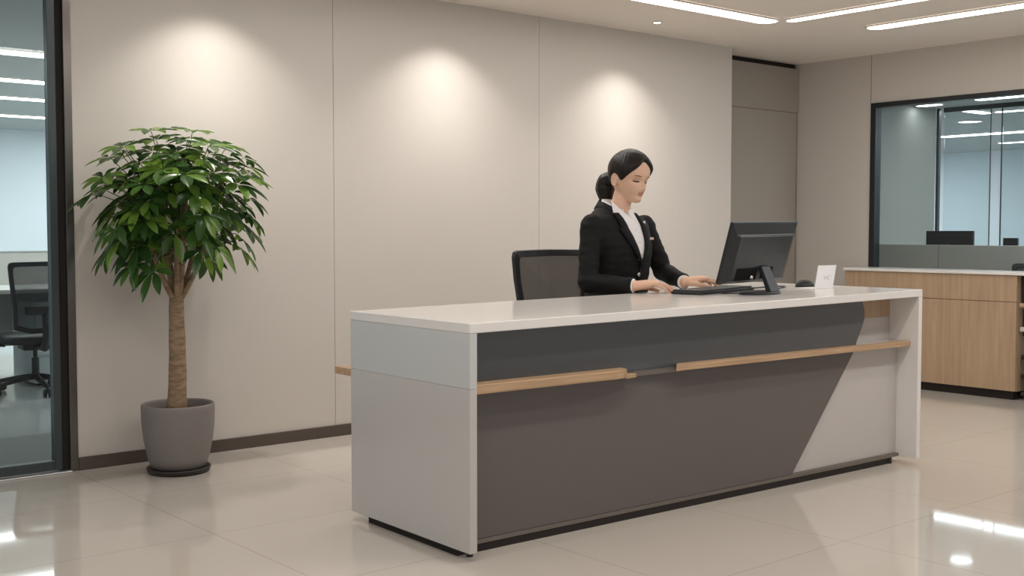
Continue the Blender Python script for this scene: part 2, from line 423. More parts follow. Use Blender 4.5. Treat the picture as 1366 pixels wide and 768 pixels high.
def downlight(x, y, z, r, label, group=None, em='dl'):
    t = thing('downlight', label, 'ceiling light', (x, y, z), 0, group)
    MB().lathe([(r*1.0, -.001), (r*1.25, -.001), (r*1.25, -.005), (r*1.0, -.008)], 32, cap=False).build('trim_ring', 'whitematte', t, smooth=True)
    MB().lathe([(.001, -.001), (r, -.001), (r, -.004), (.001, -.004)], 32).build('lens', em, t)
    return t
downlight(11.12, 6.0, HR, .11, 'round white downlight in the dark ceiling inside the right window', em='strip_cool')

# ------------------------------------------------------------------ lobby ceiling lights
gl = 'lobby strip lights'
strip_light(2.0, 6.17, 4.62, 4.76, HC, 'white strip light running along the wall toward the L-shaped corner in the lobby ceiling', 'strip_warm', gl)
strip_light(6.16, 6.25, 1.2, 4.60, HC, 'narrow white strip light leaving the L-shaped corner toward the upper right', 'strip_warm', gl)
strip_light(6.78, 6.92, 1.2, 4.42, HC, 'rightmost lobby strip light, ending rounded near the door recess', 'strip_warm', gl)
for i, x in enumerate((2.64, 4.12, 5.61)):
    if i == 2: downlight(x, 5.187, HC, .026, 'small round recessed downlight in the lobby ceiling above the receptionist', 'lobby wall downlights')
    for en, sz, bl in ((25, 114, .6), (24, 80, .8)):      # wide spill and narrow beam of the same lamp
        l = bpy.data.lights.new('wall_spot', 'SPOT'); l.energy = en; l.color = (1, .95, .90); l.spot_size = R(sz); l.spot_blend = bl; l.shadow_soft_size = .03
        lo = bpy.data.objects.new('wall_spot', l); C.objects.link(lo); lo.location = (x, 5.187, HC-.02)
# added fill lights for the lobby, unseen behind and beside the camera
for i, (x, y, sx, sy) in enumerate(((2.2, 2.2, 3.2, .16), (5.0, 1.6, 2.6, .16), (.6, 3.6, .16, 2.4))):
    l = bpy.data.lights.new('lobby_fill', 'AREA'); l.shape = 'RECTANGLE'; l.size = sx; l.size_y = sy; l.energy = (36, 32, 15)[i]; l.color = (1, .95, .89)
    lo = bpy.data.objects.new('lobby_fill', l); C.objects.link(lo); lo.location = (x, y, HC-.02)

for x, y, z, sx, sy, e in ((5.2, 9.3, HC-.03, 2.4, 5, 110), (5.9, 13.5, HC-.03, 1.6, 4, 90), (12.0, 9.0, HR-.03, 5, 1.6, 125), (11.5, 3.2, HR-.03, 5, 1.6, 95), (8.33, 3.2, HR-.03, .4, 1.6, 26)):  # added fill lights in unseen parts of both offices
    l = bpy.data.lights.new('office_fill', 'AREA'); l.shape = 'RECTANGLE'; l.size = sx; l.size_y = sy; l.energy = e; l.color = (.95, .98, 1)
    lo = bpy.data.objects.new('office_fill', l); C.objects.link(lo); lo.location = (x, y, z)
w = bpy.data.worlds.new('world'); bpy.context.scene.world = w; w.use_nodes = True
w.node_tree.nodes['Background'].inputs[0].default_value = (.92, .95, 1, 1)
w.node_tree.nodes['Background'].inputs[1].default_value = .46

# ------------------------------------------------------------------ reception desk
DX0, DY0, DANG = 2.4327, 3.1086, -.0323
DL = 2.7455
def ztop(x): return .831 + .031*x/DL
def D(x, y, z=0):
    c, s = math.cos(DANG), math.sin(DANG)
    return Vector((DX0+x*c-y*s, DY0+x*s+y*c, z))
TILT = math.atan(.031/DL)
desk = thing('reception_desk', 'long white waterfall reception desk with charcoal front and oak ledge', 'reception desk', (DX0, DY0, 0), DANG)
TH = .035
def yb(x): return .80 + .14*x/DL
# countertop
n = 24; top = []
xs = [0, DL]
oc = [(0, 0), (DL, 0), (DL, 1.10), (2.3, 1.05), (2.0, .93), (1.75, .84), (1.5, .80), (0, .80)]; no = len(oc)
top = MB().add([(x, y, ztop(x)-TH) for x, y in oc]+[(x, y, ztop(x)) for x, y in oc],
               [tuple(range(no))[::-1], tuple(range(no, 2*no))]+[(i, (i+1) % no, no+(i+1) % no, no+i) for i in range(no)])
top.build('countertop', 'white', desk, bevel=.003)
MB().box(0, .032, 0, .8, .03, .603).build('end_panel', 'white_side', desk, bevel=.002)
MB().box(0, .032, 0, .8, .6035, ztop(0)-TH).build('end_panel_top', 'white_reflect', desk, bevel=.001)  # paler cool band: a reflection painted into the end panel's colour
q = yb(DL); zt = ztop(DL)-TH
MB().add([(DL-.030,0,.03),(DL,0,.03),(DL,q,.03),(DL-.030,q,.03),(DL-.030,0,zt),(DL,0,zt),(DL,q,zt),(DL-.030,q,zt)],
         [(0,3,2,1),(4,5,6,7),(0,1,5,4),(1,2,6,5),(2,3,7,6),(3,0,4,7)]).build('end_panel', 'white', desk, bevel=.002)
# charcoal front panel: slanting right edge with a rounded upper corner (drawn in x-z, thickness in y)
PX = Matrix(((1, 0, 0, 0), (0, 0, 1, 0), (0, 1, 0, 0), (0, 0, 0, 1)))
x1 = DL-.031
pts = [(.033, .045), (1.885, .045), (2.355, .615), (2.405, .695), (2.418, .73), (2.420, .76), (2.412, .787), (2.395, ztop(2.4)-TH-.002), (.033, ztop(0)-TH-.001)]
lo_ = [(.033, .045), (1.885, .045), (2.3555, .594), (.033, .594)]
MB().prism(lo_, .102, .116, PX).build('lower_front_panel', 'dark', desk, bevel=.001)['label'] = 'warm charcoal lower front with slanted right edge'
up_ = [(.033, .595), (2.3555, .595)] + pts[2:]
MB().prism(up_, .102, .116, PX).build('upper_front_panel', 'dark_reflect', desk, bevel=.001)['label'] = 'charcoal upper front with rounded end, bluish reflection painted in'
MB().box(1.70, x1, .1165, .132, .045, .594).build('grey_panel', 'whitematte', desk, bevel=.001)
MB().box(.033, x1, .098, .1325, .0285, .0445).build('kick_strip', 'strip', desk, bevel=.001)
MB().box(.018, DL-.12, .100, .70, 0, .0285).build('plinth', 'blackgap', desk)
MB().lathe([(.012, 0), (.012, .03)], 16, c=(.05, .07, 0)).build('levelling_foot', 'black', desk)
MB().lathe([(.012, 0), (.012, .03)], 16, c=(DL-.10, .105, 0)).build('levelling_foot', 'black', desk)
# niche behind the slanted edge
MB().box(2.30, x1, .133, .162, .594, .606).build('ledge', 'whitematte', desk)
MB().box(2.10, x1, .162, .178, .045, .722).build('niche_back', 'whitematte', desk)
MB().box(2.10, x1, .162, .178, .723, ztop(2.1)-TH-.001).build('niche_back', 'oakz', desk)
MB().box(.033, 2.10, .162, .178, .045, ztop(0)-TH-.001).build('inner_panel', 'whitematte', desk)
# oak ledge in two lengths joined by a steel strip
s1 = MB().prism([(.033, .028), (.72, .028), (.765, .036), (.80, .055), (.815, .101), (.033, .101)], .578, .612)
s1.build('oak_shelf', 'oakx', desk, bevel=.004, seg=3)
MB().prism([(.79, .05), (.86, .062), (.86, .101), (.79, .101)], .572, .588).build('oak_shelf_tip', 'oakx', desk, bevel=.003)
MB().box(.86, 1.13, .080, .101, .574, .592).build('steel_strip', 'strip', desk, bevel=.001)
MB().prism([(1.06, .04), (x1-.001, .04), (x1-.001, .101), (1.125, .101)], .583, .606).build('oak_ledge', 'oakx', desk, bevel=.003)
MB().box(2.36, x1-.001, .1011, .1615, .5945, .6055).build('ledge_fill', 'whitematte', desk)
# staff-side oak shelf
MB().box(.0, .55, .801, .93, .570, .600).build('work_shelf', 'oakx', desk, bevel=.003)
MB().box(.40, .43, .801, .92, .0, .570).build('shelf_support', 'whitematte', desk)

# ------------------------------------------------------------------ things on the desk
def on_desk(name, label, cat, x, y, rotz):
    t = thing(name, label, cat, D(x, y, ztop(x)+.0008), 0)
    t.rotation_mode = 'XYZ'
    # follow the counter's surface
    m = Matrix.Rotation(DANG, 4, 'Z') @ Matrix.Rotation(-TILT, 4, 'Y') @ Matrix.Rotation(rotz-DANG, 4, 'Z')
    t.rotation_euler = m.to_euler()
    return t
# keyboard
kb = on_desk('keyboard', 'slim black computer keyboard lying on the counter by her hands', 'keyboard', 1.895, .60, R(9))
MB().prism([(-.25, -.09), (.25, -.09), (.25, .075), (-.25, .075)], 0, .014).build('keyboard_case', 'black', kb, bevel=.004)
k = MB()
for r_ in range(5):
    nk = 19
    for i in range(nk):
        if r_ == 0 and 4 <= i <= 8:
            if i == 4: k.box(-.2413+4*.0254, -.2413+9*.0254-.003, -.082, -.082+.026, .0145, .020)
            continue
        k.box(-.2413+i*.0254, -.2413+(i+1)*.0254-.003, -.082+r_*.031, -.082+r_*.031+.026, .0145, .020)
k.build('keys', 'blackmet', kb, bevel=.0015)
# mouse
ms = on_desk('computer_mouse', 'rounded black computer mouse beside the white card holder', 'mouse', 2.525, .535, R(40))
m_ = MB(); rings = []
for j in range(9):
    t = j/8; a = t*PI/2
    rings.append([Vector((.034*math.cos(a)*math.cos(2*PI*i/24), .050*math.cos(a)**.8*math.sin(2*PI*i/24), .036*math.sin(a))) for i in range(24)] if j < 8 else
                 [Vector((.002*math.cos(2*PI*i/24), .002*math.sin(2*PI*i/24), .036)) for i in range(24)])
m_.loft(rings).build('mouse_shell', 'black', ms, smooth=True)
MB().tube([(-.004, 0.026, .0285), (.004, .026, .0285)], .005, 12).build('scroll_wheel', 'blackmet', ms, smooth=True)
# card stand: white folded L
cs = on_desk('card_stand', 'white upright card stand on the counter right of the mouse', 'card stand', 2.480, .385, R(-10))
Mx = Matrix.Translation((0, 0, 0)) @ Matrix.Rotation(R(-12), 4, 'X')
MB().box(-.062, .062, 0, .004, 0, .118, Mx.inverted()).build('card', 'card', cs, bevel=.001)
MB().box(-.10, .063, -.003, .09, 0, .003).build('stand_foot', 'card', cs, bevel=.001)
MT = Mx.inverted() @ Matrix.Translation((.012, -.0006, .055)) @ Matrix.Rotation(PI/2, 4, 'X')
text('printed_logo', 'HC', .032, 'print', cs, MT)

# monitor
mon = on_desk('computer_monitor', 'black flat computer monitor seen from behind, tilted on its stand', 'monitor', 1.843, .31, R(7))
TB = R(16)
# screen faces local +y; tilted so the top leans to -y
mt = Matrix.Translation((.0, .0, .0)) @ Matrix.Translation((.118, .075, .052)) @ Matrix.Rotation(TB, 4, 'X')
W2, HH = .288, .292
b1 = MB(); fr_ = lambda a, y, z0, z1: [mt @ Vector(p) for p in ((-a, y, z0), (a, y, z0), (a, y, z1), (-a, y, z1))]
b1.loft([fr_(W2, 0.012, 0, HH), fr_(W2, -.002, 0, HH), fr_(W2-.03, -.014, .012, HH-.052), fr_(W2-.055, -.024, .02, HH-.062), fr_(W2-.06, -.0245, .022, HH-.064)])
sh = b1.build('monitor_shell', 'screen', mon, bevel=.003)
MB().box(-W2, W2, .0121, .016, 0, HH, mt).build('front_bezel', 'black', mon, bevel=.002)
MB().box(-W2+.01, W2-.01, .0161, .0168, .014, HH-.01, mt).build('screen', 'panel_off', mon)
MB().box(-W2+.002, W2-.002, .000, .010, HH+.0005, HH+.003, mt).build('top_rim', 'rim', mon)
MB().box(-W2+.06, W2-.06, -.0200, -.0165, HH-.057, HH-.0535, mt).build('vent_line', 'rim', mon)
MB().box(-.20, -.02, -.0262, -.0247, .022, .080, mt).box(.02, .12, -.0262, -.0247, .026, .080, mt).build('port_recess', 'black_ink', mon)
MB().tube([mt @ Vector((-.065, -.0262, .034)), mt @ Vector((-.065, -.034, .034))], .010, 16).build('round_port', 'silver', mon, smooth=True)
MTm = mt @ Matrix.Translation((.03, -.0249, .145)) @ Matrix.Rotation(PI/2, 4, 'X')
text('shell_mark', 'HC', .022, 'blackmet', mon, MTm, .0003)
# stand: leaning neck on a rounded foot
n0 = mt @ Vector((0.035, -.026, .085)); n1 = Vector((.134, -.035, .010))
nk = MB(); hw = .036
nk.add([n0+Vector((-hw, -.008, 0)), n0+Vector((hw, -.008, 0)), n0+Vector((hw, .012, 0)), n0+Vector((-hw, .012, 0)),
        n1+Vector((-hw-.004, -.012, 0)), n1+Vector((hw+.004, -.012, 0)), n1+Vector((hw+.004, .018, 0)), n1+Vector((-hw-.004, .018, 0))],
       [(0,3,2,1),(4,5,6,7),(0,1,5,4),(1,2,6,5),(2,3,7,6),(3,0,4,7)])
nk.build('stand_neck', 'stand', mon, bevel=.003)
MB().loft([[(.092+(.125)*math.cos(2*PI*i/40)*s_, .015+.085*math.sin(2*PI*i/40)*s_, z) for i in range(40)] for s_, z in ((1, 0), (1, .007), (.95, .011))]).build('stand_base', 'stand', mon, smooth=False)
# cables
zc = lambda x: ztop(x)+.0045
def cable(pts, label, r=.0032):
    P = [D(x, y, zc(x)+.001) for x, y in pts]; out = []
    for i in range(len(P)-1):
        p0, p1, p2, p3 = P[max(i-1, 0)], P[i], P[i+1], P[min(i+2, len(P)-1)]
        for k_ in range(6):
            t = k_/6; out.append(.5*((2*p1)+(-p0+p2)*t+(2*p0-5*p1+4*p2-p3)*t*t+(-p0+3*p1-3*p2+p3)*t**3))
    out.append(P[-1])
    o = MB().tube(out, r, 8).build('cable', 'black', smooth=True); tag(o, label, 'cable'); return o
cable([(2.12, .44), (2.18, .47), (2.27, .50), (2.36, .54), (2.42, .58), (2.40, .62), (2.30, .62), (2.15, .60)], 'thin black cable looping on the counter between the monitor foot and the mouse')
cable([(1.80, .465), (1.79, .43), (1.83, .39), (1.86, .40)], 'short thin cable end between the keyboard and the monitor foot', .003)

# ------------------------------------------------------------------ task chairs
def task_chair(name, label, loc, rotz, bw=.50, bh=.46, top_z=1.04, seat_z=.50, meshm='mesh', arms=True, group=None):
    """faces local -y"""
    t = thing(name, label, 'office chair', loc, rotz, group)
    zb = top_z-bh; yb_ = .27
    # frame: closed rounded outline, narrower at the bottom, curved in plan
    def outline(k):
        pts = []
        W, w_ = bw/2, bw/2*.84
        ctrl = [(-w_, 0), (-w_*1.03, bh*.3), (-W*.96, bh*.7), (-W, bh*.93), (-W*.97, bh*.985), (-W*.88, bh), (-W*.4, bh*1.005), (0, bh*1.008),
                (W*.4, bh*1.005), (W*.88, bh), (W*.97, bh*.985), (W, bh*.93), (W*.96, bh*.7), (w_*1.03, bh*.3), (w_, 0), (w_*.5, -.03), (-w_*.5, -.03)]
        return [Vector((x*k, yb_ + .03*(1-(x/W)**2) + .05*math.sin((z/bh)*PI*.5) - .0, zb+bh/2+(z-bh/2)*k)) for x, z in ctrl]
    o = outline(1.0); i_ = outline(.865)
    n = len(o); th = .028
    f = MB(); vs = []; 
    for off in (0, th):
        for L in (o, i_): vs += [p+Vector((0, off, 0)) for p in L]
    fs = []
    for a in range(n):
        b = (a+1) % n
        fs += [(a, b, n+b, n+a), (2*n+a, 2*n+b, 3*n+b, 3*n+a), (a, b, 2*n+b, 2*n+a), (n+a, n+b, 3*n+b, 3*n+a)]
    f.add(vs, fs).build('back_frame', 'black', t, bevel=.005, smooth=False)
    # mesh panel
    inn = outline(.89); ctr = sum(inn, Vector())/n
    mp = MB(); rings = []
    for k in range(6):
        s_ = 1-k/5*.98
        rings.append([ctr+(p-ctr)*s_ + Vector((0, .014+.012*(1-s_), 0)) for p in inn])
    mp.loft(rings, cap=False).add([rings[-1][q_] for q_ in range(n)], [tuple(range(n))]).build('back_mesh', meshm, t, smooth=True)
    MB().box(-.13, .13, yb_+.05, yb_+.085, zb+.10, zb+.16).build('lumbar_bar', 'black', t, bevel=.01)
    # spine bracket
    MB().tube([(0, yb_+.06, zb+.13), (0, yb_+.09, zb-.02), (0, yb_+.03, seat_z-.07), (0, .05, seat_z-.07)], .024, 10).build('back_bracket', 'black', t, smooth=True)
    # seat cushion
    st = MB(); rg = []
    for sc, z in ((.90, -.05), (.98, -.04), (1, -.02), (.98, .0), (.90, .012), (.5, .016), (.05, .016)):
        rg.append([(.25*sc*(abs(math.cos(a))**.55)*(1 if math.cos(a) > 0 else -1), -.01+.235*sc*(abs(math.sin(a))**.55)*(1 if math.sin(a) > 0 else -1), seat_z+z) for a in [2*PI*q/36 for q in range(36)]])
    st.loft(rg).build('seat', 'black', t, smooth=True)
    MB().box(-.10, .10, -.10, .10, seat_z-.10, seat_z-.051).build('tilt_mechanism', 'black', t, bevel=.01)
    MB().lathe([(.026, .10), (.026, .25), (.015, .25), (.015, seat_z-.09)], 20).build('gas_column', 'blackmet', t, smooth=False)
    for q in range(5):
        a = 2*PI*q/5 + .35
        d = Vector((math.cos(a), math.sin(a), 0))
        lg = MB().tube([d*.02+Vector((0, 0, .115)), d*.15+Vector((0, 0, .10)), d*.30+Vector((0, 0, .075))], [.028, .022, .016], 10, .8).build('base_leg', 'black', t, smooth=True)
        s_ = Vector((-d.y, d.x, 0)); p = d*.30+Vector((0, 0, .029))
        MB().tube([p-s_*.024, p-s_*.008], .028, 16).tube([p+s_*.008, p+s_*.024], .028, 16).tube([p, p+Vector((0, 0, .045))], .008, 8).build('castor', 'black', lg)
    if arms:
        for sx in (-1, 1):
            MB().tube([(sx*.20, .0, seat_z-.06), (sx*.29, .0, seat_z-.05), (sx*.30, .01, seat_z+.10), (sx*.30, .02, seat_z+.19)], [.016, .016, .016, .02], 10).build('arm_post', 'black', t, smooth=True)
            MB().box(sx*.30-.04, sx*.30+.04, -.13, .13, seat_z+.19, seat_z+.215).build('armrest', 'black', t, bevel=.012, seg=3)
    return t
task_chair('office_chair', 'black office chair with brown-grey mesh back behind the seated receptionist', (4.135, 4.24, 0), 0, bw=.54, bh=.50, top_z=1.045, seat_z=.48, arms=False)
task_chair('office_chair', 'black mesh office chair at the desk behind the left glass partition', (2.68, 8.42, 0), PI-.1, bw=.47, bh=.46, top_z=.935, seat_z=.41, meshm='mesh_b')
task_chair('office_chair', 'black office chair behind the right window, only its back top showing above the worktop', (8.27, 3.95, 0), R(-80), bw=.50, bh=.42, top_z=.90, seat_z=.42, meshm='mesh_b', arms=False)

# ------------------------------------------------------------------ left office furniture
t = thing('office_desk', 'pale desk behind the mesh chair in the left office', 'desk', (2.6, 9.1, 0))
MB().box(-1.6, 1.2, -.38, .38, .69, .72).build('desktop', 'desktop', t, bevel=.003)
MB().box(-1.55, 1.15, .30, .32, .25, .69).build('modesty_panel', 'officegrey', t)
for x in (-1.5, 1.1): MB().box(x-.03, x+.03, -.34, .34, 0, .69).build('leg', 'framegrey', t, bevel=.003)
t = thing('drawer_pedestal', 'white drawer pedestal under the pale desk in the left office', 'cabinet', (2.98, 9.0, 0))
MB().box(-.2, .2, -.25, .25, .02, .62).build('pedestal_body', 'officewall', t, bevel=.004)
for z in (.03, .23, .43): MB().box(-.19, .19, -.265, -.2505, z, z+.18).build('drawer', 'officewall', t, bevel=.002)
MB().box(-.18, .18, -.22, .22, 0, .019).build('plinth', 'black', t)
t = thing('partition_screen', 'long grey low screen standing behind the left office desk', 'screen', (3.2, 12.0, 0))
MB().box(-3.5, 3.0, -.03, .03, .08, .93).build('screen_panel', 'screenfab', t, bevel=.004)
MB().box(-3.5, 3.0, -.034, .034, .93, .945).build('top_rail', 'alu', t)
for x in (-3.4, -1.1, 1.1, 2.9): MB().box(x-.02, x+.02, -.2, .2, 0, .079).build('screen_foot', 'framegrey', t)

# ------------------------------------------------------------------ right office furniture
t = thing('partition_screen', 'beige-grey low office screen inside the right window, behind the wood cabinet', 'screen', (8.62, 4.0, 0))
for i, (a, b) in enumerate(((-1.2, -.02), (-.016, .897), (.901, 1.5))):
    MB().box(0, .04, a, b, .04, 1.033).build('screen_panel', 'screenfab', t, bevel=.003)
MB().box(.005, .035, -1.2, 1.5, 0, .039).build('plinth', 'framegrey', t)
t = thing('office_desk', 'white desk behind the beige-grey low screen inside the right window', 'desk', (9.0, 4.0, 0))
MB().box(-.33, .33, -1.2, 1.45, .69, .72).build('desktop', 'desktop', t, bevel=.003)
for y in (-1.15, .1, 1.40): MB().box(-.3, .3, y-.02, y+.02, 0, .69).build('leg', 'framegrey', t)
def small_monitor(x, y, w_, top, label, rz=0):
    t = thing('computer_monitor', label, 'monitor', (x, y, .7205), rz)
    h0 = top-.7205
    MB().box(-.012, .012, -w_/2, w_/2, h0-.30 if h0 > .35 else .06, h0).build('monitor_shell', 'screen', t, bevel=.004)
    MB().box(.013, .016, -w_/2+.01, w_/2-.01, h0-.29 if h0 > .35 else .07, h0-.01).build('screen', 'panel_off', t)
    MB().box(-.035, -.013, -.02, .02, .01, h0-.1).build('stand_neck', 'stand', t)
    MB().box(-.09, .09, -.1, .1, 0, .01).build('stand_base', 'stand', t, bevel=.003)
small_monitor(8.98, 5.00, .42, 1.146, 'wider dark monitor rising over the low screen inside the right window')
small_monitor(8.98, 4.48, .12, 1.09, 'narrow dark monitor rising over the low screen, right of the wider one')

# ------------------------------------------------------------------ wood cabinet along the right wall
CX = 7.60
cb = thing('storage_cabinet', 'low pale wood cabinet under the right window', 'cabinet', (CX, 4.41, 0))
MB().box(.018, .31, -.67, .67, .06, .847).build('cabinet_body', 'oakz', cb)
seams = [-.67, .67]
MB().box(0, .0175, -.668, .668, .668, .845).build('drawer', 'oakz', cb, bevel=.001)
MB().box(0, .0175, -.668, .668, .062, .664).build('door', 'oakz', cb, bevel=.001)
MB().box(.035, .29, -.64, .66, 0, .0595).build('plinth', 'blackgap', cb)
wt = MB().box(7.585, 7.915, 2.9, 5.09, .8475, .867).build('worktop', 'white', bevel=.003)
tag(wt, 'thin white worktop lying along the top of the pale wood cabinet', 'worktop')
rk = thing('shelf_rack', 'black open rack under the worktop end, beside the wood cabinet', 'shelf', (7.64, 3.40, 0))
MB().box(.0, .25, -.30, .325, .665, .8465).build('top_box', 'blackmet', rk, bevel=.003)
for y in (-.29, .315): MB().box(.22, .25, y-.01, y+.01, 0, .665).build('rack_post', 'black', rk)
MB().box(.02, .245, -.30, .325, .435, .46).box(.02, .03, -.3, .325, .46, .62).build('black_bin', 'black', rk, bevel=.004)
for z in (.28, .15, .03): MB().box(.0, .25, -.30, .325, z, z+.03).build('rack_shelf', 'black', rk, bevel=.008, seg=3)
MB().box(-.035, .0, .20, .325, .635, .66).build('oak_pull', 'oakx', rk, bevel=.002)
MB().box(-.02, .0, .10, .325, .47, .50).build('grey_pull', 'whitematte', rk, bevel=.002)

# ------------------------------------------------------------------ potted tree
random.seed(7)
pt = thing('potted_tree', 'leafy green tree in a grey pot standing before the back wall', 'potted plant', (2.315, 5.215, 0))
prof = [(q_[0]*.91, q_[1]) for q_ in [(.125, .022), (.142, .03), (.158, .08), (.176, .16), (.185, .24), (.187, .30), (.187, .322), (.183, .328), (.175, .328), (.170, .32), (.170, .28), (.168, .26)]]
MB().lathe(prof, 64).build('pot', 'pot', pt, smooth=True)
MB().lathe([(.130, 0), (.142, .002), (.150, .022), (.146, .028), (.139, .022), (.12, .012), (.02, .012)], 64).build('saucer', 'saucer', pt, smooth=True)
MB().lathe([(.150, .262), (.152, .29), (.1, .302), (.02, .305)], 40).build('soil', 'soil', pt, smooth=True)
tr = []; rd = []
for i in range(15):
    t = i/14; tr.append(Vector((-.003+.004*math.sin(t*5)-.004+t*.012, 0, .29+t*.56))); rd.append(.046-.013*t+.001*math.sin(t*23)+(.006 if i == 0 else 0))
MB().tube(tr, rd, 20).build('trunk', 'bark', pt, smooth=True)
ends = []
for k, (dx, dy, zz, r0) in enumerate(((-.15, -.03, 1.17, .014), (-.05, .05, 1.32, .019), (.03, -.05, 1.34, .018), (.12, .03, 1.17, .014), (.07, .08, 1.28, .014), (-.04, -.10, 1.2, .015), (.16, -.06, 1.24, .013))):
    b0 = Vector((.004, 0, .80)); e = Vector((dx, dy, zz)); mid = b0.lerp(e, .5)+Vector((dx*.25, dy*.25, -.03))
    ps = [((1-t)**2)*b0+2*t*(1-t)*mid+t*t*e for t in [i/8 for i in range(9)]]
    MB().tube(ps, [r0*(1.15-.6*i/8) for i in range(9)], 10).build('branch', 'bark', pt, smooth=True); ends.append(e)
fol = MB(); stems = MB()
def leaflet(base, d, nrm, L, W, droop):
    d = d.normalized(); s_ = d.cross(nrm).normalized(); u = s_.cross(d)
    rows = []; n = 7
    for i in range(n+1):
        t = i/n; w_ = W*(math.sin(PI*t**1.25)**.75)*.5 if 0 < t < 1 else .0008
        c = base + d*L*(t-.12*droop*t*t) + Vector((0, 0, -1))*L*droop*t*t*.55
        fold = u*w_*.28
        rows.append([c+s_*w_+fold, c+s_*w_*.5+fold*.35, c, c-s_*w_*.5+fold*.35, c-s_*w_+fold])
    for r_ in rows:
        for q in r_:
            if q.y > .315: q.y = .315 - (q.y-.315)*.15
    fol.loft(rows, cap=False, closed=False)
CC = Vector((.0, -.02, 1.265))
def cluster(c, n_out, nl, L, droop):
    c = c.copy(); c.y = min(c.y, .27)
    up = (n_out*.62+Vector((0, 0, .8))).normalized()
    a0 = random.random()*6.28
    t1 = up.orthogonal().normalized(); t2 = up.cross(t1)
    # petiole back towards the crown core
    core = CC+(c-CC)*.35+Vector((0, 0, -.12))
    mid = core.lerp(c, .55)+Vector((0, 0, .03))
    stems.tube([core, mid, c], [.003, .0025, .002], 5)
    for q in range(nl):
        a = a0+2*PI*q/nl+random.uniform(-.12, .12)
        d = (t1*math.cos(a)+t2*math.sin(a)) + n_out*.25 + Vector((0, 0, -.10))
        leaflet(c+d*.008, d, up, L*random.uniform(.82, 1.1), L*random.uniform(.34, .44), droop*random.uniform(.6, 1.3))
N = 72
for i in range(N):           # outer shell, irregular
    z = 1-(i+.5)/N*1.62; a = i*2.39996+random.uniform(-.3, .3)
    r_ = max(0, 1-abs(z)**2.3)**(1/2.3)
    n_out = Vector((r_*math.cos(a), r_*math.sin(a), z))
    wob = random.choice((.80, .90, 1.0, 1.08))*random.uniform(.96, 1.04)
    sx = .345 if z > -.25 else .29
    c = CC + Vector((n_out.x*sx*wob, n_out.y*.29*wob, (n_out.z*.35 if z > 0 else n_out.z*.40)*wob))
    jit = Vector((random.uniform(-.5, .5), random.uniform(-.5, .5), random.uniform(-.2, .4)))
    cluster(c, (n_out+jit*.7).normalized(), random.choice((5, 6, 7, 7, 8)), .118*random.uniform(.82, 1.2), .25+.6*max(0, .4-z)+random.uniform(0, .25))
for (x, y, z, nx, nz) in ((-.28, -.05, .26, -.6, .6), (-.12, 0, .345, -.2, 1), (.06, -.05, .35, .1, 1), (.25, -.02, .29, .5, .8), (-.37, -.06, .12, -1, .3), (.35, -.05, .16, 1, .3),
                          (-.25, -.1, -.27, -.8, -.1), (-.18, -.14, -.30, -.5, -.1), (.27, -.1, -.20, .8, -.2), (.32, -.1, -.05, 1, -.1), (-.34, -.12, -.10, -1, .0)):
    cluster(CC+Vector((x, y, z)), Vector((nx, -.3, nz)).normalized(), 7, .115, .35 if z > 0 else .8)
for i in range(34):          # inner
    n_out = Vector((random.gauss(0, 1), random.gauss(0, 1), random.gauss(.1, 1))).normalized()
    c = CC + Vector((n_out.x*.23, n_out.y*.18, n_out.z*.21))
    cluster(c, n_out, 6, .12, .6)
fol.build('foliage', 'leaf', pt, smooth=True)
stems.build('petioles', 'leaf', pt, smooth=True)

# ------------------------------------------------------------------ the receptionist
S = 1.17
PH = R(5)
P0 = Vector((4.19, 4.13, 0))
person = thing('person', 'woman in a black blazer and white shirt with a low ponytail, seated typing', 'person', P0, PH)
def LP(x, y, z):
    v = Matrix.Rotation(-PH, 3, 'Z') @ (Vector((x, y, z))-P0); return v

# head in its own frame: z 0 (chin) .. .222 (crown), face towards -y
def interp(tab, z):
    if z <= tab[0][0]: return tab[0][1]
    for (a, u), (b, v) in zip(tab[:-1], tab[1:]):
        if z <= b:
            t = (z-a)/(b-a); return u+(v-u)*t
    return tab[-1][1]
def smooth_tab(tab):
    # sample a Catmull-Rom through the table
    out = []
    P = tab
    for i in range(len(P)-1):
        p0, p1, p2, p3 = P[max(i-1, 0)], P[i], P[i+1], P[min(i+2, len(P)-1)]
        for k_ in range(8):
            t = k_/8
            f = lambda a, b, c, d: .5*((2*b)+(-a+c)*t+(2*a-5*b+4*c-d)*t*t+(-a+3*b-3*c+d)*t**3)
            out.append((p1[0]+(p2[0]-p1[0])*t, f(p0[1], p1[1], p2[1], p3[1])))
    out.append(P[-1]); return out
YF = smooth_tab([(0, -.062), (.006, -.076), (.018, -.083), (.032, -.079), (.045, -.083), (.060, -.084), (.080, -.083), (.100, -.082), (.115, -.087), (.140, -.090), (.165, -.084), (.190, -.066), (.208, -.043), (.218, -.022), (.222, -.002)])
YBk = smooth_tab([(0, -.03), (.006, -.012), (.018, .01), (.032, .035), (.045, .055), (.060, .074), (.080, .084), (.100, .090), (.115, .094), (.140, .096), (.165, .091), (.190, .075), (.208, .052), (.218, .026), (.222, .002)])
WD = smooth_tab([(0, .016), (.006, .023), (.018, .033), (.032, .043), (.045, .050), (.060, .057), (.080, .064), (.100, .070), (.115, .073), (.140, .077), (.165, .075), (.190, .062), (.208, .043), (.218, .022), (.222, .002)])
def g2(x, z, cx, cz, sx, sz): return math.exp(-((x-cx)/sx)**2-((z-cz)/sz)**2)
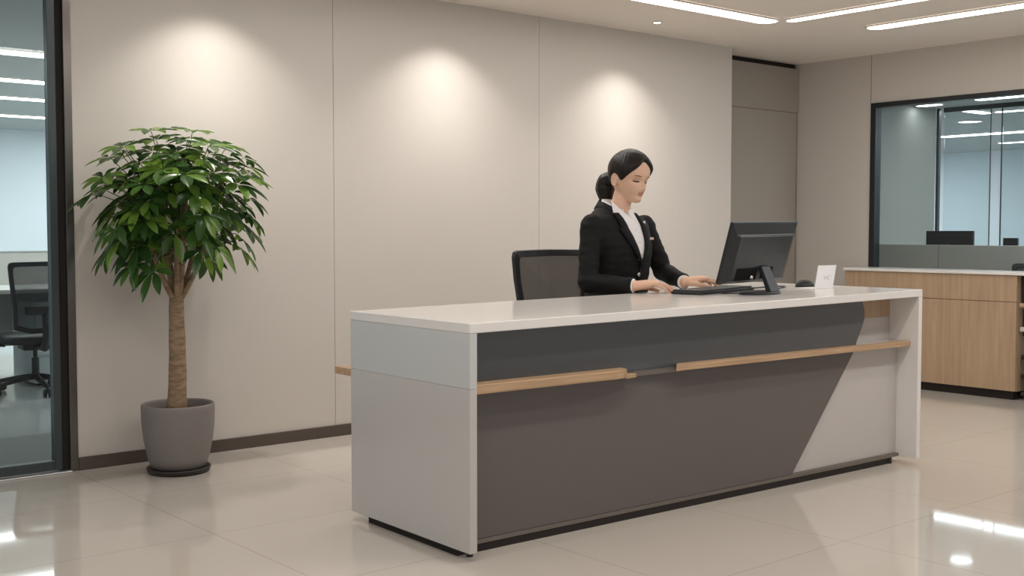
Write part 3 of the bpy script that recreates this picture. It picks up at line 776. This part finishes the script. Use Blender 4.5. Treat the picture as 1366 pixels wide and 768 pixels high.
def headpt(al, z, off=0):
    """al: azimuth, 0 = face centre (-y), + towards +x"""
    yf, yb2, w_ = interp(YF, z), interp(YBk, z), interp(WD, z)
    yc = .02 if z > .03 else .02-(.03-z)*1.2
    ca, sa = math.cos(al), math.sin(al)
    if ca > 0: x = w_*abs(sa)**.92*(1 if sa > 0 else -1); y = yc-(yc-yf)*abs(ca)**(.80)
    else: x = w_*sa; y = yc+(yb2-yc)*abs(ca)
    if ca > 0:
        ax = abs(x)
        d = 0
        d += .0205*g2(x, z, 0, .067, .0085, .012)+.013*g2(x, z, 0, .084, .0060, .018)+.004*g2(ax, z, .012, .062, .006, .007)
        d -= .0085*g2(ax, z, .031, .100, .016, .011)
        d += .0035*g2(ax, z, .030, .116, .018, .008)
        d += .0035*g2(ax, z, .042, .072, .018, .018)
        d += .0045*g2(x, z, 0, .0485, .017, .0045)+.0045*g2(x, z, 0, .0395, .014, .0045)
        d -= .0025*g2(x, z, 0, .0440, .022, .0022)
        d -= .0035*g2(x, z, 0, .0300, .018, .006)
        d += .004*g2(x, z, 0, .014, .016, .010)
        y -= d
    v = Vector((x, y, z))
    if off:
        c = Vector((0, yc, min(max(z, .07), .14))); v = v + (v-c).normalized()*off
    return v
HP = R(8)
head_yaw = R(-1)-PH
hc = LP(4.226, 4.085, 1.416)
HM = Matrix.Translation(hc) @ Matrix.Rotation(head_yaw, 4, 'Z') @ Matrix.Rotation(R(4), 4, 'Y') @ Matrix.Rotation(HP, 4, 'X') @ Matrix.Scale(S*.965, 4) @ Matrix.Translation((0, 0, -.108))
def hp(al, z, off=0): return HM @ headpt(al, z, off)
body = MB()
zs = [.0005+.2213*(i/70) for i in range(71)]
body.loft([[hp(2*PI*i/96, z) for i in range(96)] for z in zs])
# ears
for sx in (-1, 1):
    e = HM @ Vector((sx*.073, .018, .088))
    em = Matrix.Translation(e) @ HM.to_3x3().normalized().to_4x4() @ Matrix.Rotation(sx*R(-22), 4, 'Z') @ Matrix.Rotation(R(-10), 4, 'X')
    body.ball((0, 0, 0), (.005*S, .013*S, .023*S), mtx=em)
    er = [em @ Vector((sx*.004, .014*S*math.cos(a), .026*S*math.sin(a)+.001)) for a in [R(-100)+R(290)*i/16 for i in range(17)]]
    body.tube(er, .0042*S, 8)
# neck
nb = Vector((0, .02, 1.18)); nt_ = HM @ Vector((0, .022, .045))
body.tube([nb+Vector((0, .0, -.06)), nb, nb.lerp(nt_, .35), nb.lerp(nt_, .7), nt_, nt_+Vector((0, 0, .05))], [.072, .064, .053, .050, .051, .05], 24)
# torso core
def ring(z, a, bf, bb, cy=0, n=48, e=.9, grow=0):
    out = []
    for i in range(n):
        al = 2*PI*i/n; c, s_ = math.cos(al), math.sin(al)
        x = (a+grow)*abs(s_)**e*(1 if s_ > 0 else -1); y = cy-((bf+grow) if c > 0 else (bb+grow))*abs(c)**e*(1 if c > 0 else -1)
        out.append(Vector((x, y, z)))
    return out
TT = [(.50, .175, .115, .13, .0), (.58, .20, .125, .145, .0), (.66, .195, .125, .14, .0), (.76, .182, .120, .122, .0), (.86, .168, .110, .110, .0), (.93, .168, .116, .106, -.002),
      (1.00, .172, .132, .112, -.002), (1.06, .184, .132, .116, .0), (1.11, .200, .122, .116, .004), (1.15, .205, .108, .110, .010), (1.18, .205, .096, .102, .014), (1.208, .180, .082, .090, .020), (1.228, .142, .068, .080, .026), (1.250, .106, .055, .072, .032), (1.272, .080, .046, .064, .036)]
def tabs(k): return smooth_tab([(r_[0], r_[k]) for r_ in TT])
TA, TF, TBk, TC = tabs(1), tabs(2), tabs(3), tabs(4)
def torso_ring(z, grow=0): return ring(z, interp(TA, z), interp(TF, z), interp(TBk, z), interp(TC, z), grow=grow)
def torso_pt(x, z, off=0):
    """front surface point at lateral x, height z"""
    a, bf, cy = interp(TA, z)+.0, interp(TF, z), interp(TC, z)
    q = min(.995, abs(x)/a)**(1/.9); c = math.sqrt(max(0, 1-q*q))
    return Vector((x, cy-bf*c**.9-off, z))
zt_ = [.52+(1.268-.52)*i/44 for i in range(45)]
body.loft([torso_ring(z, -.012) for z in zt_])
# arms
J = dict(SR=LP(4.005, 4.095, 1.150), ER=LP(3.915, 4.065, .895), WR=LP(4.016, 3.852, .884),
         SL=LP(4.375, 4.165, 1.150), EL=LP(4.475, 4.085, .935), WL=LP(4.372, 3.850, .893))
J['SR'] = Vector((-.194, .012, 1.176)); J['SL'] = Vector((.222, .012, 1.174))
def arm(mb, s_, e, w_, r, g=0):
    mb.capsule(s_, e, r[0]+g, r[1]+g); mb.capsule(e, w_, r[1]+g, r[2]+g)
arm(body, J['SR'], J['ER'], J['WR'], (.046, .038, .026)); arm(body, J['SL'], J['EL'], J['WL'], (.046, .038, .026))
# hands
def hand(mb, W_, T_, side, knz, spread=1.0, curls=None):
    """palm down; side = +1 thumb CCW of the pointing direction (right hand), -1 left hand"""
    W_ = Vector(W_); f = Vector((T_[0]-W_[0], T_[1]-W_[1], 0)).normalized()
    th = Vector((-f.y, f.x, 0))*side; up = Vector((0, 0, 1)); k = 1.22
    Kc = W_+f*.088*k; Kc.z = knz
    # palm as a lofted slab
    rings = []
    for t, hw, ht in ((-.12, .024, .020), (.1, .026, .020), (.4, .034, .0185), (.75, .041, .017), (1.0, .041, .013), (1.1, .036, .009)):
        c = W_.lerp(Kc, t)
        rings.append([c+th*math.cos(a)*hw*k+up*math.sin(a)*ht*k for a in [2*PI*i/20 for i in range(20)]])
    mb.loft(rings)
    fl = [(.031, .038, .023, .020, .0080), (.010, .043, .027, .021, .0083), (-.011, .040, .025, .020, .0079), (-.031, .031, .019, .018, .0070)]
    for i, (o, l1, l2, l3, r_) in enumerate(fl):
        base = W_+f*(.086-.006*abs(i-1))*k+th*o*k; base.z = knz-.002-.003*abs(i-1.3)
        fan = th*(o*3.2*spread)
        d0 = (f+fan).normalized(); cu = curls[i] if curls else (12, 42, 68)
        p = base; pr = r_*k
        for L_, ang, rr in zip((l1, l2, l3), cu, (1, .9, .78)):
            q = p+(d0*math.cos(R(ang))-up*math.sin(R(ang)))*L_*k
            mb.capsule(p, q, pr*(1 if rr == 1 else rr+.06), r_*k*(rr-.06), 12); p = q; pr = r_*k*rr
    # thumb from the side of the palm near its base
    tb = W_+f*.022*k+th*.022*k+up*(-.004)
    t1 = tb+(f*.7+th*.62-up*.12).normalized()*.040*k
    t2 = t1+(f*.93+th*.25-up*.22).normalized()*.030*k
    t3 = t2+(f*.98+th*.02-up*.25).normalized()*.024*k
    mb.capsule(tb, t1, .0135*k, .0105*k, 12); mb.capsule(t1, t2, .0105*k, .0092*k, 12); mb.capsule(t2, t3, .0092*k, .0074*k, 12)
TR_ = LP(4.150, 3.745, .855); TL_ = LP(4.49, 3.755, .875)
hand(body, J['WR'], TR_, +1, .898, curls=[(10, 32, 48), (10, 30, 48), (12, 32, 48), (14, 34, 48)])
hand(body, J['WL'], TL_, -1, .908, curls=[(12, 50, 74), (8, 46, 74), (10, 46, 74), (12, 48, 70)])
# legs
HR_, HL_ = Vector((-.10, -.0, .60)), Vector((.10, -.0, .60))
KR, KL = Vector((-.11, -.43, .60)), Vector((.11, -.43, .60))
AR, AL = Vector((-.11, -.40, .10)), Vector((.11, -.40, .10))
for h_, k_, a_ in ((HR_, KR, AR), (HL_, KL, AL)): body.capsule(h_, k_, .08, .055); body.capsule(k_, a_, .052, .034)
remeshed(body, 'body', 'skin', person, .0034, 5, .5)

# hair cap
hr = MB(); rings = []
def hairline(al):
    a = abs((al+PI) % (2*PI)-PI)
    tb = [(0, .184), (.15, .180), (.35, .166), (.6, .148), (.85, .130), (1.05, .112), (1.2, .096), (1.36, .090), (1.5, .108), (1.65, .112), (1.85, .090), (2.1, .062), (2.5, .045), (PI, .04)]
    return interp(tb, a)
NA = 144
for j in range(34):
    t = j/33
    ringv = []
    for i in range(NA):
        al = 2*PI*i/NA; z0 = hairline(al); z = z0+(.2215-z0)*(t**.9)
        off = .001+.0125*min(1, t*4.5)**.6
        a = abs((al+PI) % (2*PI)-PI)
        off += .004*math.exp(-((a-2.9)/.6)**2)*math.sin(PI*min(1, t*1.4))
        off += .0006*math.sin(al*38+t*7)*min(1, t*5)
        # parting groove running back from the hairline
        if z > .15 and math.cos(al) > 0: 
            x_ = headpt(al, z).x; off -= .003*math.exp(-((x_-.012)/.004)**2)
        off *= (1-.0*t)
        ringv.append(hp(al, z, off))
    rings.append(ringv)
under = [hp(2*PI*i/NA, hairline(2*PI*i/NA), -.004) for i in range(NA)]
hr.loft([under]+rings)
hair = hr.build('hair', 'hair', person, smooth=True)
# ponytail
q = [HM @ Vector(p) for p in ((0, .085, .090), (0, .112, .092), (0, .138, .080), (.0, .148, .055), (0, .142, .025), (0, .130, -.005), (0, .118, -.035))]
pn = []
for i in range(len(q)-1):
    p0, p1, p2, p3 = q[max(i-1, 0)], q[i], q[i+1], q[min(i+2, len(q)-1)]
    for k_ in range(5):
        t = k_/5; pn.append(.5*((2*p1)+(-p0+p2)*t+(2*p0-5*p1+4*p2-p3)*t*t+(-p0+3*p1-3*p2+p3)*t**3))
pn.append(q[-1]); n_ = len(pn)
rr = [interp([(0, .020), (.15, .024), (.35, .042), (.6, .044), (.85, .030), (1, .006)], i/(n_-1))*S for i in range(n_)]
tmp = MB(); tmp.tube(pn, rr, 40)
for i in range(len(tmp.v)):
    ri, k_ = divmod(i, 40)
    if ri < n_: tmp.v[i] = tuple(pn[ri]+(Vector(tmp.v[i])-pn[ri])*(1+.035*math.sin(k_*PI/40*2*9+ri*.12)+.02*math.sin(k_*PI/40*2*4)))
pony = tmp.build('ponytail', 'hair', hair, smooth=True)
MB().tube([pn[4], pn[7]], .026*S, 20).build('hair_tie', 'black', hair, smooth=True)
# loose strand before the ear
# facial features laid on the skin
def patch(name, m, cx, cz, fx, fz, off, nx=14, nz=6, parent=person):
    """fx(t)->half height at lateral t in -1..1; draws a small raised patch on the face"""
    g_ = MB(); top_, bot = [], []
    for i in range(nx+1):
        t = -1+2*i/nx; x = cx+t*fx; z = cz(t)
        h_ = fz(t)
        col_ = []
        for j in range(nz+1):
            zz = z+h_*(-1+2*j/nz)
            # find azimuth for lateral x at height zz
            lo, hi = -1.4, 1.4
            for _ in range(24):
                mid = (lo+hi)/2
                if headpt(mid, zz).x < x: lo = mid
                else: hi = mid
            bulge = math.sqrt(max(0, 1-t*t))*(1-((-1+2*j/nz)**2))
            col_.append(hp((lo+hi)/2, zz, off*(.4+.6*bulge)))
        top_.append(col_)
    g_.loft(top_, cap=False, closed=False)
    return g_.build(name, m, parent, smooth=True)
for sx in (-1, 1):
    patch('eyebrow', 'brow', sx*.031, lambda t, s=sx: .1185+.002*(1-(t*s-.2)**2), .0165, lambda t: .0021*(1-t*t)**.5+.0003, .0018)
    patch('eyelid', 'lid', sx*.030, lambda t: .0995+.001*(1-t*t), .0145, lambda t: .0048*(1-t*t)**.6+.0002, .0030)
    patch('eye', 'eye', sx*.030, lambda t: .0956-.0008*(1-t*t), .0145, lambda t: .0034*(1-t*t)**.5+.0003, .0034)
patch('lips', 'lips', 0, lambda t: .0480-.001*t*t, .0185, lambda t: .0034*(1-t*t)**.7+.0001, .0016)
patch('lips', 'lips', 0, lambda t: .0398+.0035*t*t, .0165, lambda t: .0038*(1-t*t)**.8+.0001, .0020)

# shirt: collar + V front
def vhalf(z):  # half width of the blazer opening at height z
    return interp([(.992, .0), (1.02, .012), (1.10, .040), (1.17, .056), (1.225, .058)], z)
sh_ = MB(); rows = []
for i in range(26):
    z = 1.0+(1.236-1.0)*i/25; h_ = vhalf(z)+.012
    rows.append([torso_pt(-h_+2*h_*j/16, z, .0125) for j in range(17)])
sh_.loft(rows, cap=False, closed=False)
shirt = sh_.build('shirt', 'shirt', person, smooth=True)
sd = shirt.modifiers.new('s', 'SOLIDIFY'); sd.thickness = .004; sd.offset = -1
# collar stand and points
ncx = nb.lerp(nt_, .28)
col = MB()
rng = []
for k_, (dz, r1, r2) in enumerate(((-.040, .074, .074), (.0, .066, .066), (.030, .063, .063), (.034, .066, .066), (.0, .071, .071), (-.030, .080, .078))):
    ringv = []
    for i in range(41):
        al = R(14)+(2*PI-R(28))*i/40
        fz = math.cos(al)  # front=1
        zz = 1.264+dz-(.044 if fz > 0 else .012)*fz
        ringv.append(Vector((r1*math.sin(al), .030-r2*math.cos(al)*(1.02 if fz > 0 else .9)-.010*max(0, fz), zz)))
    rng.append(ringv)
col.loft(rng, cap=False, closed=False)
cl = col.build('shirt_collar', 'shirt', shirt, smooth=True)
for sx in (-1, 1):
    p = MB()
    a = [Vector((sx*.009, -.056, 1.230)), Vector((sx*.060, .002, 1.300)), Vector((sx*.080, -.030, 1.240)), Vector((sx*.042, -.096, 1.176))]
    b = [v+Vector((sx*.004, -.006, .0)) for v in a]
    p.add(a+b, [(0,1,2,3),(7,6,5,4),(0,1,5,4),(1,2,6,5),(2,3,7,6),(3,0,4,7)])
    p.build('collar_point', 'shirt', shirt, bevel=.002)
for z in (1.15, 1.09, 1.03): MB().ball(torso_pt(0, z, .0145), (.005, .002, .005), 12, 8).build('shirt_button', 'badge', shirt, smooth=True)
# blazer
bz = MB()
zb_ = [.60+(1.262-.60)*i/46 for i in range(47)]
bz.loft([torso_ring(z, .008) for z in zb_])
for s_, e, w_ in ((J['SR'], J['ER'], J['WR']), (J['SL'], J['EL'], J['WL'])):
    bz.capsule(s_, e, .057, .050, 20); wd = (w_-e).normalized()
    bz.tube([e-wd*.03, e, e.lerp(w_, .4), w_-wd*.035, w_-wd*.006], [.03, .050, .046, .041, .040], 20)
    bz.capsule(Vector((s_.x*.55, .018, 1.190)), s_+Vector((0, 0, -.004)), .036, .056, 16)
blz = remeshed(bz, 'blazer', 'suit', person, .006, 5, .5)
def wrinkles(o):
    for v in o.data.vertices:
        n = noise.noise(Vector(v.co)*9)*.006+noise.noise(Vector((v.co.x*14, v.co.y*14, v.co.z*34)))*.0048
        v.co += v.normal*n
wrinkles(blz)
# cuffs
for s_, e, w_ in ((J['SR'], J['ER'], J['WR']), (J['SL'], J['EL'], J['WL'])):
    wd = (w_-e).normalized()
    MB().tube([w_-wd*.03, w_-wd*.001], .0345, 24).build('shirt_cuff', 'shirt', shirt, smooth=False)
# lapels
for sx in (-1, 1):
    L_ = MB(); rows = []
    for i in range(31):
        t = i/30; z = .972+(1.236-.972)*t
        inner = vhalf(z); 
        width = interp([(0, .004), (.25, .030), (.60, .052), (.70, .056), (.705, .036), (.75, .040), (1.0, .034)], t)
        row = []
        for j in range(7):
            u = j/6; x = sx*(inner+width*u)
            row.append(torso_pt(x, z, .0165+.006*math.sin(PI*u)**.7))
        rows.append(row)
    L_.loft(rows, cap=False, closed=False)
    o = L_.build('lapel', 'suit', blz, smooth=True); sd = o.modifiers.new('s', 'SOLIDIFY'); sd.thickness = .008; sd.offset = 0
# blazer collar behind the neck
bc = MB(); rng = []
for dz, r1, r2 in ((-.025, .100, .096), (.022, .078, .078), (.027, .081, .081), (-.018, .108, .106)):
    ringv = []
    for i in range(31):
        al = R(48)+(2*PI-R(96))*i/30
        fz = math.cos(al)
        ringv.append(Vector((r1*math.sin(al), .026-r2*math.cos(al), 1.264+dz-(.040 if fz > 0 else .016)*fz)))
    rng.append(ringv)
bc.loft(rng, cap=False, closed=False)
o = bc.build('blazer_collar', 'suit', blz, smooth=True); sd = o.modifiers.new('s', 'SOLIDIFY'); sd.thickness = .004
# front opening edge and button
e_ = MB(); e_.tube([torso_pt(.004, .975-.36*i/16, .012) for i in range(17)], .0035, 8).build('front_edge', 'suit', blz, smooth=True)
MB().ball(torso_pt(-.006, .930, .018), (.0105, .006, .0105), 18, 10).build('button', 'silver', blz, smooth=True)['label'] = 'silver button'
MB().ball(torso_pt(.088, 1.188, .026), (.010, .004, .010), 18, 10).build('lapel_pin', 'silver', blz, smooth=True)['label'] = 'round silver lapel pin'
bp_ = torso_pt(.125, 1.108, .016)
bd = MB().box(-.020, .020, -.003, .003, -.006, .006, Matrix.Translation(bp_) @ Matrix.Rotation(R(12), 4, 'Z')).build('name_badge', 'badge', blz, bevel=.001)
MB().box(-.019, .008, -.0036, -.003, -.0045, -.0015, Matrix.Translation(bp_) @ Matrix.Rotation(R(12), 4, 'Z')).build('badge_stripe', 'badgered', bd)
# trousers and shoes
tz = MB(); tz.loft([torso_ring(z, -.002) for z in (.50, .54, .6, .66, .70)])
for h_, k_, a_ in ((HR_, KR, AR), (HL_, KL, AL)):
    tz.capsule(h_, k_, .092, .068, 20); tz.tube([k_+Vector((0, 0, .03)), k_, k_.lerp(a_, .5), a_+Vector((0, 0, -.03))], [.04, .066, .06, .055], 20)
remeshed(tz, 'trousers', 'suit', person, .009, 4, .5)
for x in (-.11, .11):
    s_ = MB(); s_.loft([[Vector((x+.045*sc*math.cos(a)*(1-.25*max(0, -math.sin(a))), -.45+.13*sc*math.sin(a), z)) for a in [2*PI*i/24 for i in range(24)]] for sc, z in ((.96, .001), (1, .015), (.97, .04), (.7, .07))])
    s_.build('shoe', 'black', person, smooth=True)

# ------------------------------------------------------------------ view
sc = bpy.context.scene
sc.view_settings.view_transform = 'Standard'; sc.view_settings.look = 'None'; sc.view_settings.gamma = 1
sc.view_settings.use_curve_mapping = False
sc.view_settings.exposure = -0.08
sc.cycles.max_bounces = 10; sc.cycles.transparent_max_bounces = 16; sc.cycles.diffuse_bounces = 5
sc.cycles.sample_clamp_indirect = 6; sc.cycles.use_denoising = True
